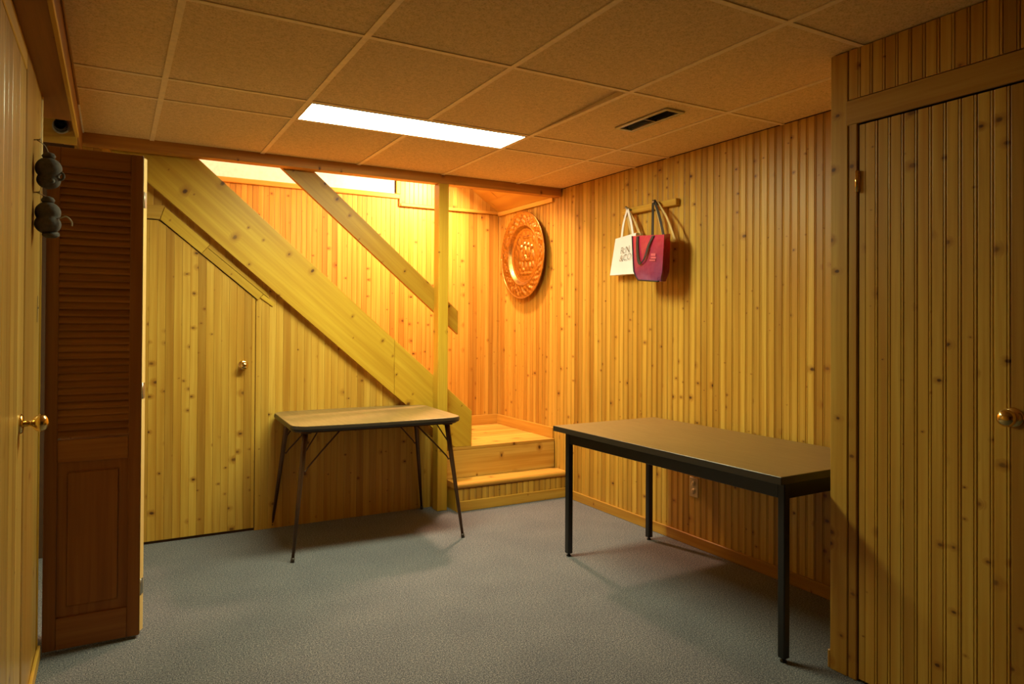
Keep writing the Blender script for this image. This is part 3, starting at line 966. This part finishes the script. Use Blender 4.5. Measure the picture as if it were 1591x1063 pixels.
local(ringed(MB(), [(top_outline(0.006), CZ - 0.004), (top_outline(0.006), CZ - 0.001), (top_outline(0.009), CZ)]), 'tabletop', M_CARD, ft)
local(ringed(MB(), [(top_outline(0.012), CZ - 0.034), (top_outline(0.004), CZ - 0.030), (top_outline(0.0), CZ - 0.018), (top_outline(0.003), CZ - 0.0045)]), 'edge_band', M_EDGE, ft)
local(ringed(MB(), [(top_outline(0.016), CZ - 0.040), (top_outline(0.016), CZ - 0.0345)]), 'underside_frame', M_BRONZE, ft)
for sx in (-1, 1):
    for sy in (-1, 1):
        tp = Vector((sx * (HWX - 0.085), sy * (HWY - 0.075), CZ - 0.040))
        ft_ = Vector((sx * (HWX - 0.005), sy * (HWY + 0.005), 0.0))
        lgm = MB().tube([tp, tp.lerp(ft_, 0.12), tp.lerp(ft_, 0.5), tp.lerp(ft_, 0.975)], [0.0165, 0.016, 0.0125, 0.0085], 14)
        lgm.box(tp + Vector((-0.03, -0.022, -0.012)), tp + Vector((0.03, 0.022, 0.0)), 0.002)
        leg = local(lgm, 'leg', M_BRONZE, ft)
        local(MB().tube([tp.lerp(ft_, 0.965), ft_ + Vector((0, 0, 0.001))], 0.0105, 12), 'rubber_foot', M_EDGE, leg)
        # wire brace: from the underside down to the leg and back up
        q1 = tp.lerp(ft_, 0.30)
        inn = Vector((tp.x - sx * 0.20, tp.y, CZ - 0.042))
        pts = [inn, inn.lerp(q1, 0.5) + Vector((0, 0, -0.01)), inn.lerp(q1, 0.85) + Vector((0, 0, -0.022)), q1 + Vector((-sx * 0.02, 0, -0.012)), q1]
        bm_ = MB().tube(pts, 0.005, 8)
        bm_.tube([Vector((tp.x - sx * 0.07, tp.y, CZ - 0.042)), tp.lerp(ft_, 0.19)], 0.0042, 8)
        local(bm_, 'brace', M_BRONZE, leg)

# ------------------------------------------------------------------ embossed platter
PR = 0.352
pl = thing('wall_platter', 'round embossed brass platter hung on the stairwell wall', 'platter', (XR - 0.008, 5.085, 1.893))
figs = [  # x, y, rx, ry, height: a generic company seated round a table
    (-0.20, 0.20, .06, .07, 1.0), (-0.22, 0.02, .11, .15, .9), (-0.05, 0.27, .055, .065, 1.0), (-0.04, 0.10, .09, .13, .8),
    (0.12, 0.24, .055, .065, 1.0), (0.13, 0.06, .09, .13, .85), (0.28, 0.18, .055, .065, 1.0), (0.30, -0.02, .10, .15, .9),
    (0.03, -0.10, .22, .05, .8), (0.02, -0.24, .05, .13, .7), (0.20, -0.26, .05, .10, .7), (-0.16, -0.22, .06, .12, .8),
    (-0.28, -0.20, .07, .08, .7), (0.34, -0.24, .06, .09, .6), (0.0, -0.02, .035, .05, 1.0), (0.08, 0.42, .22, .03, .5),
    (-0.30, 0.34, .07, .09, .5), (0.36, 0.36, .06, .08, .5), (0.02, -0.42, .30, .04, .45), (-0.10, -0.33, .05, .05, .6)]


def relief(r, t):
    if r > 0.985:
        return 0.048
    base = 0.010
    if r > 0.60:
        s = min((r - 0.60) / 0.10, 1.0)
        s = s * s * (3 - 2 * s)
        base = 0.010 + 0.030 * s + 0.004 * max(0, r - 0.7) / 0.3
    h = 0.0
    if 0.70 < r < 0.975:
        win = math.sin(math.pi * (r - 0.70) / 0.275)
        h += 0.006 * win * math.cos(16 * t + 9 * (r - .84)) * math.cos(16 * (r - 0.84))
        h += 0.004 * win * math.sin(32 * t - 40 * (r - 0.84))
        h += 0.003 * win * math.cos(48 * t + 60 * (r - 0.84))
    if abs(r - 0.70) < 0.012 or abs(r - 0.60) < 0.012:
        h += 0.003
    if r < 0.6:
        x, y = r * math.cos(t), r * math.sin(t)
        for a_, b_, rx, ry, hh in figs:
            q = ((x - a_) / rx) ** 2 + ((y - b_) / ry) ** 2
            if q < 1:
                h = max(h, 0.013 * hh * math.sqrt(1 - q))
        h += 0.0016 * math.sin(34 * x + 3) * math.sin(31 * y + 1) * min(1, (0.6 - r) * 8)
    return base + h


nr, na = 84, 180
vs, fs = [], []
for i in range(nr + 1):
    r_ = max(i / nr, 0.002)
    for j in range(na):
        t = 2 * math.pi * j / na
        vs.append((-relief(r_, t), -PR * r_ * math.cos(t), PR * 1.03 * r_ * math.sin(t)))
for i in range(nr):
    for j in range(na):
        q = (j + 1) % na
        fs.append((i * na + j, i * na + q, (i + 1) * na + q, (i + 1) * na + j))
fs.append(tuple(range(na)))
b0 = len(vs)
for j in range(na):
    t = 2 * math.pi * j / na
    vs.append((-0.040, -PR * 1.0 * math.cos(t), PR * 1.03 * math.sin(t)))
for j in range(na):
    t = 2 * math.pi * j / na
    vs.append((-0.004, -PR * 0.58 * math.cos(t), PR * 1.03 * 0.58 * math.sin(t)))
for j in range(na):
    q = (j + 1) % na
    fs.append((nr * na + j, nr * na + q, b0 + q, b0 + j))
    fs.append((b0 + j, b0 + q, b0 + na + q, b0 + na + j))
fs.append(tuple(range(b0 + na, b0 + 2 * na)))
mb = MB().add(vs, fs, True)
local(mb, 'dish', M_COPPER, pl)
rim = MB().tube([(-0.046, PR * 1.0 * math.cos(2 * math.pi * j / 96), PR * 1.03 * math.sin(2 * math.pi * j / 96)) for j in range(97)], 0.005, 8)
local(rim, 'rolled_rim', M_COPPER, pl)

# ------------------------------------------------------------------ peg rail and the two bags
pg = thing('peg_rail', 'short pine peg rail screwed to the right wall', 'coat rack', (XR, 3.515, 2.078))
local(MB().box((-0.036, -0.265, -0.021), (-0.0005, 0.265, 0.021), 0.004), 'rail', M_BOARDY, pg)
for yy in (-0.108, 0.165):
    local(MB().tube([(-0.036, yy, 0.005), (-0.075, yy, 0.016), (-0.082, yy, 0.018)], [0.008, 0.008, 0.010], 12), 'peg', M_STEEL, pg)


def grid_bag(cor, bulge, nx=8, nz=10, rounded=0.0):
    """open sack: cor = four top corners then four bottom corners (front left, front right, back right, back left)"""
    c = [Vector(p) for p in cor]
    mbag = MB()
    loop_n = nx
    rows = []
    ctr_t = sum(c[:4], Vector()) / 4
    for iz in range(nz + 1):
        tz = iz / nz
        q = [c[k_].lerp(c[k_ + 4], tz) for k_ in range(4)]
        m_ = sum(q, Vector()) / 4
        row = []
        for sd in range(4):
            p0, p1 = q[sd], q[(sd + 1) % 4]
            nn = (p1 - p0).cross(Vector((0, 0, 1))).normalized()
            if nn.dot((p0 + p1) / 2 - m_) < 0:
                nn = -nn
            for ix_ in range(loop_n):
                tx = ix_ / loop_n
                b_ = bulge[sd] * math.sin(math.pi * tx) * math.sin(math.pi * (0.12 + 0.8 * tz))
                p = p0.lerp(p1, tx) + nn * b_
                if rounded and tz > 0.75:      # bottom corners pulled in
                    kk = (tz - 0.75) / 0.25
                    pull = rounded * kk * kk
                    p = p + (m_ - p) * pull * (abs(tx - 0.5) * 2) ** 2
                row.append(p)
        rows.append(row)
    k_ = 4 * loop_n
    vs_ = [p for r in rows for p in r]
    fs_ = [(i * k_ + j, i * k_ + (j + 1) % k_, (i + 1) * k_ + (j + 1) % k_, (i + 1) * k_ + j) for i in range(nz) for j in range(k_)]
    cb = sum(rows[-1], Vector()) / k_
    vs_.append(cb)
    fs_ += [(nz * k_ + (j + 1) % k_, nz * k_ + j, len(vs_) - 1) for j in range(k_)]
    # inside skin so the sack has thickness at the mouth
    o_ = len(vs_)
    for i in range(nz + 1):
        m_ = sum(rows[i], Vector()) / k_
        for p in rows[i]:
            d_ = m_ - p
            vs_.append(p + d_.normalized() * 0.003 + Vector((0, 0, 0.003 * (i == nz))))
    fs_ += [(o_ + i * k_ + (j + 1) % k_, o_ + i * k_ + j, o_ + (i + 1) * k_ + j, o_ + (i + 1) * k_ + (j + 1) % k_) for i in range(nz) for j in range(k_)]
    fs_ += [(j, o_ + j, o_ + (j + 1) % k_, (j + 1) % k_) for j in range(k_)]
    vs_.append(cb + Vector((0, 0, 0.003)))
    fs_ += [(o_ + nz * k_ + j, o_ + nz * k_ + (j + 1) % k_, len(vs_) - 1) for j in range(k_)]
    return mbag.add(vs_, fs_, False), rows


def arc(a, b, c, n=10):
    """smooth curve through three points"""
    a, b, c = Vector(a), Vector(b), Vector(c)
    k_ = b * 2 - (a + c) / 2
    return [a * (1 - t) ** 2 + k_ * 2 * t * (1 - t) + c * t * t for t in [i / n for i in range(n + 1)]]


def spline(pts, n=6):
    P = [Vector(p) for p in pts]
    out = []
    for i in range(len(P) - 1):
        p0, p1, p2, p3 = P[max(i - 1, 0)], P[i], P[i + 1], P[min(i + 2, len(P) - 1)]
        for s in range(n):
            t = s / n
            out.append(0.5 * ((2 * p1) + (p2 - p0) * t + (2 * p0 - 5 * p1 + 4 * p2 - p3) * t * t + (3 * p1 - p0 - 3 * p2 + p3) * t ** 3))
    out.append(P[-1])
    return out


# crimson bag: front face turned a little to the room
rb = thing('tote_bag', 'crimson tote bag with black straps hanging from the peg rail', 'bag', (2.93, 3.39, 1.59))
RBF = [(2.850, 3.490, 1.880), (2.840, 3.183, 1.857), (2.940, 3.240, 1.874), (2.945, 3.505, 1.886)]
RBB = [(2.848, 3.468, 1.602), (2.840, 3.205, 1.578), (2.940, 3.250, 1.586), (2.945, 3.490, 1.604)]
mbag, rows = grid_bag(RBF + RBB, (0.010, -0.012, 0.0, -0.012), rounded=0.24)
part(mbag, 'sack', M_BAG, rb)
FL, FR_ = Vector(RBF[0]), Vector(RBF[1])
fn = (FR_ - FL).cross(Vector((0, 0, 1))).normalized()
if fn.x > 0:
    fn = -fn
fw = (FR_ - FL).normalized()
edge = [rows[i][0] + fn * 0.002 for i in range(len(rows))] + [rows[-1][i] + fn * 0.002 for i in range(1, 9)]
part(MB().tube(edge, 0.0042, 6), 'piping', M_NYLON, rb, 'black edge piping')


def front(s, h, out=0.012):
    """point on the front of the crimson bag: s across 0..1, h height above the base 0..1"""
    a_ = FL.lerp(FR_, s)
    b_ = Vector(RBB[0]).lerp(Vector(RBB[1]), s)
    return b_.lerp(a_, h) + fn * (out + 0.012 * math.sin(math.pi * s) * math.sin(math.pi * (0.12 + 0.8 * (1 - h))))


part(MB().ribbon(spline([front(0.20, 0.985, 0.004), front(0.20, 0.80, 0.006), front(0.23, 0.52, 0.008), front(0.31, 0.37, 0.010), front(0.43, 0.42, 0.012), front(0.53, 0.56, 0.012), front(0.60, 0.78, 0.008), front(0.70, 0.985, 0.004)]), [(fw * 0.9 + Vector((0, 0, 0.45 * math.sin(math.pi * i / 42)))) for i in range(43)], 0.022, 0.003), 'front_strap', M_NYLON, rb, 'black strap flopped over the front')
hk = Vector((2.955, 3.452 - 0.045, 2.103))
bkl, bkr = front(0.42, 0.985, -0.06), front(0.78, 0.985, -0.06)
part(MB().ribbon(spline([bkl + Vector((0, 0, -0.02)), bkl.lerp(hk, 0.5) + Vector((0, 0.004, 0)), hk + Vector((0, 0.010, -0.02)), hk + Vector((0, 0, 0.004)), hk + Vector((0, -0.012, -0.02)), bkr.lerp(hk, 0.5) + Vector((0, -0.006, 0)), bkr + Vector((0, 0, -0.02))]), [fw] * 37, 0.022, 0.003), 'back_strap', M_NYLON, rb, 'black strap hooked on the peg')
b3l, b3r = front(0.68, 0.985, -0.085), front(0.985, 0.99, -0.085)
part(MB().ribbon(spline([b3l + Vector((0, 0, -0.02)), b3l.lerp(hk, 0.5), hk + Vector((0.012, 0.004, -0.014)), hk + Vector((0.012, -0.012, -0.010)), hk + Vector((0.012, -0.05, -0.05)), b3r.lerp(hk, 0.45) + Vector((0, -0.02, 0)), b3r + Vector((0, 0, -0.02))]), [fw] * 37, 0.018, 0.003), 'inner_strap', M_TAN, rb, 'tan strap behind the black one')
prn = MB()
for s0, s1, h0, h1 in ((0.66, 0.80, 0.545, 0.60), (0.66, 0.82, 0.485, 0.525), (0.62, 0.80, 0.435, 0.465)):
    prn.add([front(s0, h0, 0.0035), front(s1, h0, 0.0035), front(s1, h1, 0.0035), front(s0, h1, 0.0035)], [(0, 1, 2, 3)])
part(prn, 'print', M_PINK, rb)

# white bag, half behind the crimson one
wbg = thing('paper_tote', 'white tote bag with grey lettering hanging left of the crimson bag', 'bag', (2.92, 3.62, 1.65))
WF = [(2.950, 3.790, 1.899), (2.949, 3.575, 1.917), (3.008, 3.575, 1.918), (3.018, 3.800, 1.905)]
WB = [(2.948, 3.848, 1.655), (2.948, 3.590, 1.652), (3.012, 3.590, 1.652), (3.020, 3.855, 1.655)]
mbag, rows = grid_bag(WF + WB, (0.0, -0.008, 0.0, -0.008))
part(mbag, 'sack', M_CANVAS, wbg)
hk2 = Vector((2.962, 3.680, 2.088))
wl_, wr_ = Vector(WF[0]), Vector(WF[1])
wfw = (wr_ - wl_).normalized()
for off, nm, mt_, lb in ((0.0, 'front_strap', M_CANVAS, None), (0.035, 'back_strap', M_TAN, 'tan strap')):
    a_ = wl_.lerp(wr_, 0.30 if off == 0 else 0.62) + Vector((off, 0.0, -0.01))
    b_ = wl_.lerp(wr_, 0.86 if off == 0 else 1.0) + Vector((off, 0.0, -0.01))
    part(MB().ribbon(spline([a_, a_.lerp(hk2, 0.5) + Vector((0, 0.01, 0)), hk2 + Vector((off * 0.2, 0.008, -0.02)), hk2 + Vector((off * 0.2, 0, 0.0)), hk2 + Vector((off * 0.2, -0.010, -0.02)), b_.lerp(hk2, 0.5) + Vector((0, -0.008, 0)), b_]), [wfw] * 37, 0.020, 0.0025), nm, mt_, wbg, lb)
# lettering on its front
wc_ = (wl_ + wr_ + Vector(WB[0]) + Vector(WB[1])) / 4
upv = ((wl_ + wr_) / 2 - (Vector(WB[0]) + Vector(WB[1])) / 2).normalized()
nv = wfw.cross(upv).normalized()
if nv.x > 0:
    nv = -nv
upv = nv.cross(wfw).normalized()
if upv.z < 0:
    upv = -upv


def lettering(txt, size, at, name, parent, xdir, ydir, ndir, mat, shear=0.0, thin=0.0):
    cu = bpy.data.curves.new(name, 'FONT')
    cu.body = txt
    cu.size = size
    cu.align_x = 'CENTER'
    cu.align_y = 'CENTER'
    cu.shear = shear
    cu.offset = thin
    cu.materials.append(mat)
    o_ = bpy.data.objects.new(name, cu)
    COL.objects.link(o_)
    mw = Matrix((xdir, ydir, ndir)).transposed().to_4x4()
    mw.translation = at
    dg = bpy.context.evaluated_depsgraph_get()
    me = bpy.data.meshes.new_from_object(o_.evaluated_get(dg))
    bpy.data.objects.remove(o_)
    me.transform(mw)
    me.name = name
    me.materials.clear()
    me.materials.append(mat)
    o2 = bpy.data.objects.new(name, me)
    COL.objects.link(o2)
    o2.parent = parent
    o2.matrix_parent_inverse = parent.matrix_world.inverted()
    return o2


tc_ = wc_ + nv * 0.0085 + wfw * 0.022
lettering('R:N', 0.062, tc_ + upv * 0.030, 'lettering', wbg, wfw, upv, nv, M_INK, 0.25, -0.0006)
lettering('&CO', 0.058, tc_ - upv * 0.020, 'lettering', wbg, wfw, upv, nv, M_INK, 0.25, -0.0006)

# ------------------------------------------------------------------ power outlet
ol = thing('power_outlet', 'almond wall outlet under the long brown table', 'outlet', (XR, 3.122, 0.352))
local(MB().box((-0.006, -0.036, -0.058), (0.0, 0.036, 0.058), 0.003), 'face_plate', M_PLATE, ol)
for zz in (-0.022, 0.022):
    local(MB().lathe([(0.0, 0.0), (0.0165, 0.0), (0.0165, 0.002), (0.0, 0.003)], 20, Matrix.Translation((-0.0058, 0, zz)) @ Matrix.Rotation(-math.pi / 2, 4, 'Y')), 'socket', M_PLATE, ol)
    local(MB().box((-0.0092, -0.008, zz - 0.004), (-0.0088, -0.006, zz + 0.005)).box((-0.0092, 0.006, zz - 0.004), (-0.0088, 0.008, zz + 0.005)), 'slot', M_DARK, ol)


# ------------------------------------------------------------------ two felt ornaments on the left wall
def ornament(label, loc, rx, top_r, low_r, ear, ch):
    t_ = thing('hanging_ornament', label, 'ornament', loc)
    gap = (top_r + low_r) * 0.52
    v = MB()
    mt_ = Matrix.Rotation(rx, 4, 'X')
    pr = []
    zt_ = gap / 2
    for i in range(22):
        f_ = i / 21
        z_ = -gap / 2 - low_r * 0.86 + f_ * (gap + low_r * 0.86 + top_r * 0.95)
        a_ = max(0.0, 1 - ((z_ - zt_) / (top_r * 0.95)) ** 2) ** 0.5 * top_r
        b_ = max(0.0, 1 - ((z_ + gap / 2) / (low_r * 0.86)) ** 2) ** 0.5 * low_r
        pr.append((max(a_, b_, 0.002), z_))
    v.lathe(pr, 26, mt_)
    local(v, 'body', M_FELT, t_)
    tz = zt_ + top_r * 0.9
    local(MB().lathe([(0.006, 0), (0.018, 0.002), (0.022, 0.010), (0.016, 0.020), (0.004, 0.024)], 16, Matrix.Translation((0, 0, tz - 0.003))), 'neck_ruff', M_FELT, t_)
    local(MB().tube(spline([(0, 0, tz + 0.016), (-0.012, 0.004, tz + ch * 0.7), (-0.035, 0.0, tz + ch * 0.95)]), 0.0018, 6), 'cord', M_CORD, t_)
    if ear:
        ring = MB().tube([(low_r * 0.98 + 0.010 * math.cos(q), -0.012, -gap / 2 + 0.016 + 0.013 * math.sin(q)) for q in [2 * math.pi * i / 16 for i in range(17)]], 0.0042, 8)
        local(ring, 'ear', M_FELT, t_)
        local(MB().tube([(0.012, -low_r * 0.80, -gap / 2 - 0.006), (0.012, -low_r * 1.0, -gap / 2 - 0.010)], [0.010, 0.004], 10), 'snout', M_FELT, t_)
    else:
        local(MB().tube(spline([(low_r * 0.85, -0.01, -gap / 2 + 0.022), (low_r * 1.35, -0.012, -gap / 2 + 0.030), (low_r * 1.75, -0.012, -gap / 2 + 0.014), (low_r * 1.78, -0.012, -gap / 2 - 0.002)]), [0.0028] * 18 + [0.0035], 8), 'tail', M_CORD, t_, 'thin pale hooked tail')
        local(MB().lathe([(0.0, 0), (low_r * 0.62, 0.004), (low_r * 0.66, 0.012), (low_r * 0.5, 0.018), (0, 0.020)], 20, Matrix.Translation((low_r * 0.25, -low_r * 0.35, -gap / 2 - low_r * 0.68)) @ Matrix.Rotation(math.radians(200), 4, 'X')), 'muzzle', M_FELT, t_)
    local(MB().tube([(-0.048, 0.004, tz + ch - 0.003), (-0.026, 0.0, tz + ch)], 0.0025, 8).lathe([(0, 0), (0.006, 0), (0.006, 0.002), (0, 0.002)], 10, Matrix.Translation((-0.026, 0, tz + ch)) @ Matrix.Rotation(math.pi / 2, 4, 'Y')), 'nail', M_STEEL, t_)
    return t_


ornament('dark grey felt ornament with an ear, higher of two on the left wall', (-0.204, 2.98, 1.846), 0.12, 0.0415, 0.037, True, 0.063)
ornament('dark grey felt ornament with a hooked tail, lower of two on the left wall', (-0.205, 2.98, 1.690), -0.1, 0.040, 0.041, False, 0.034)
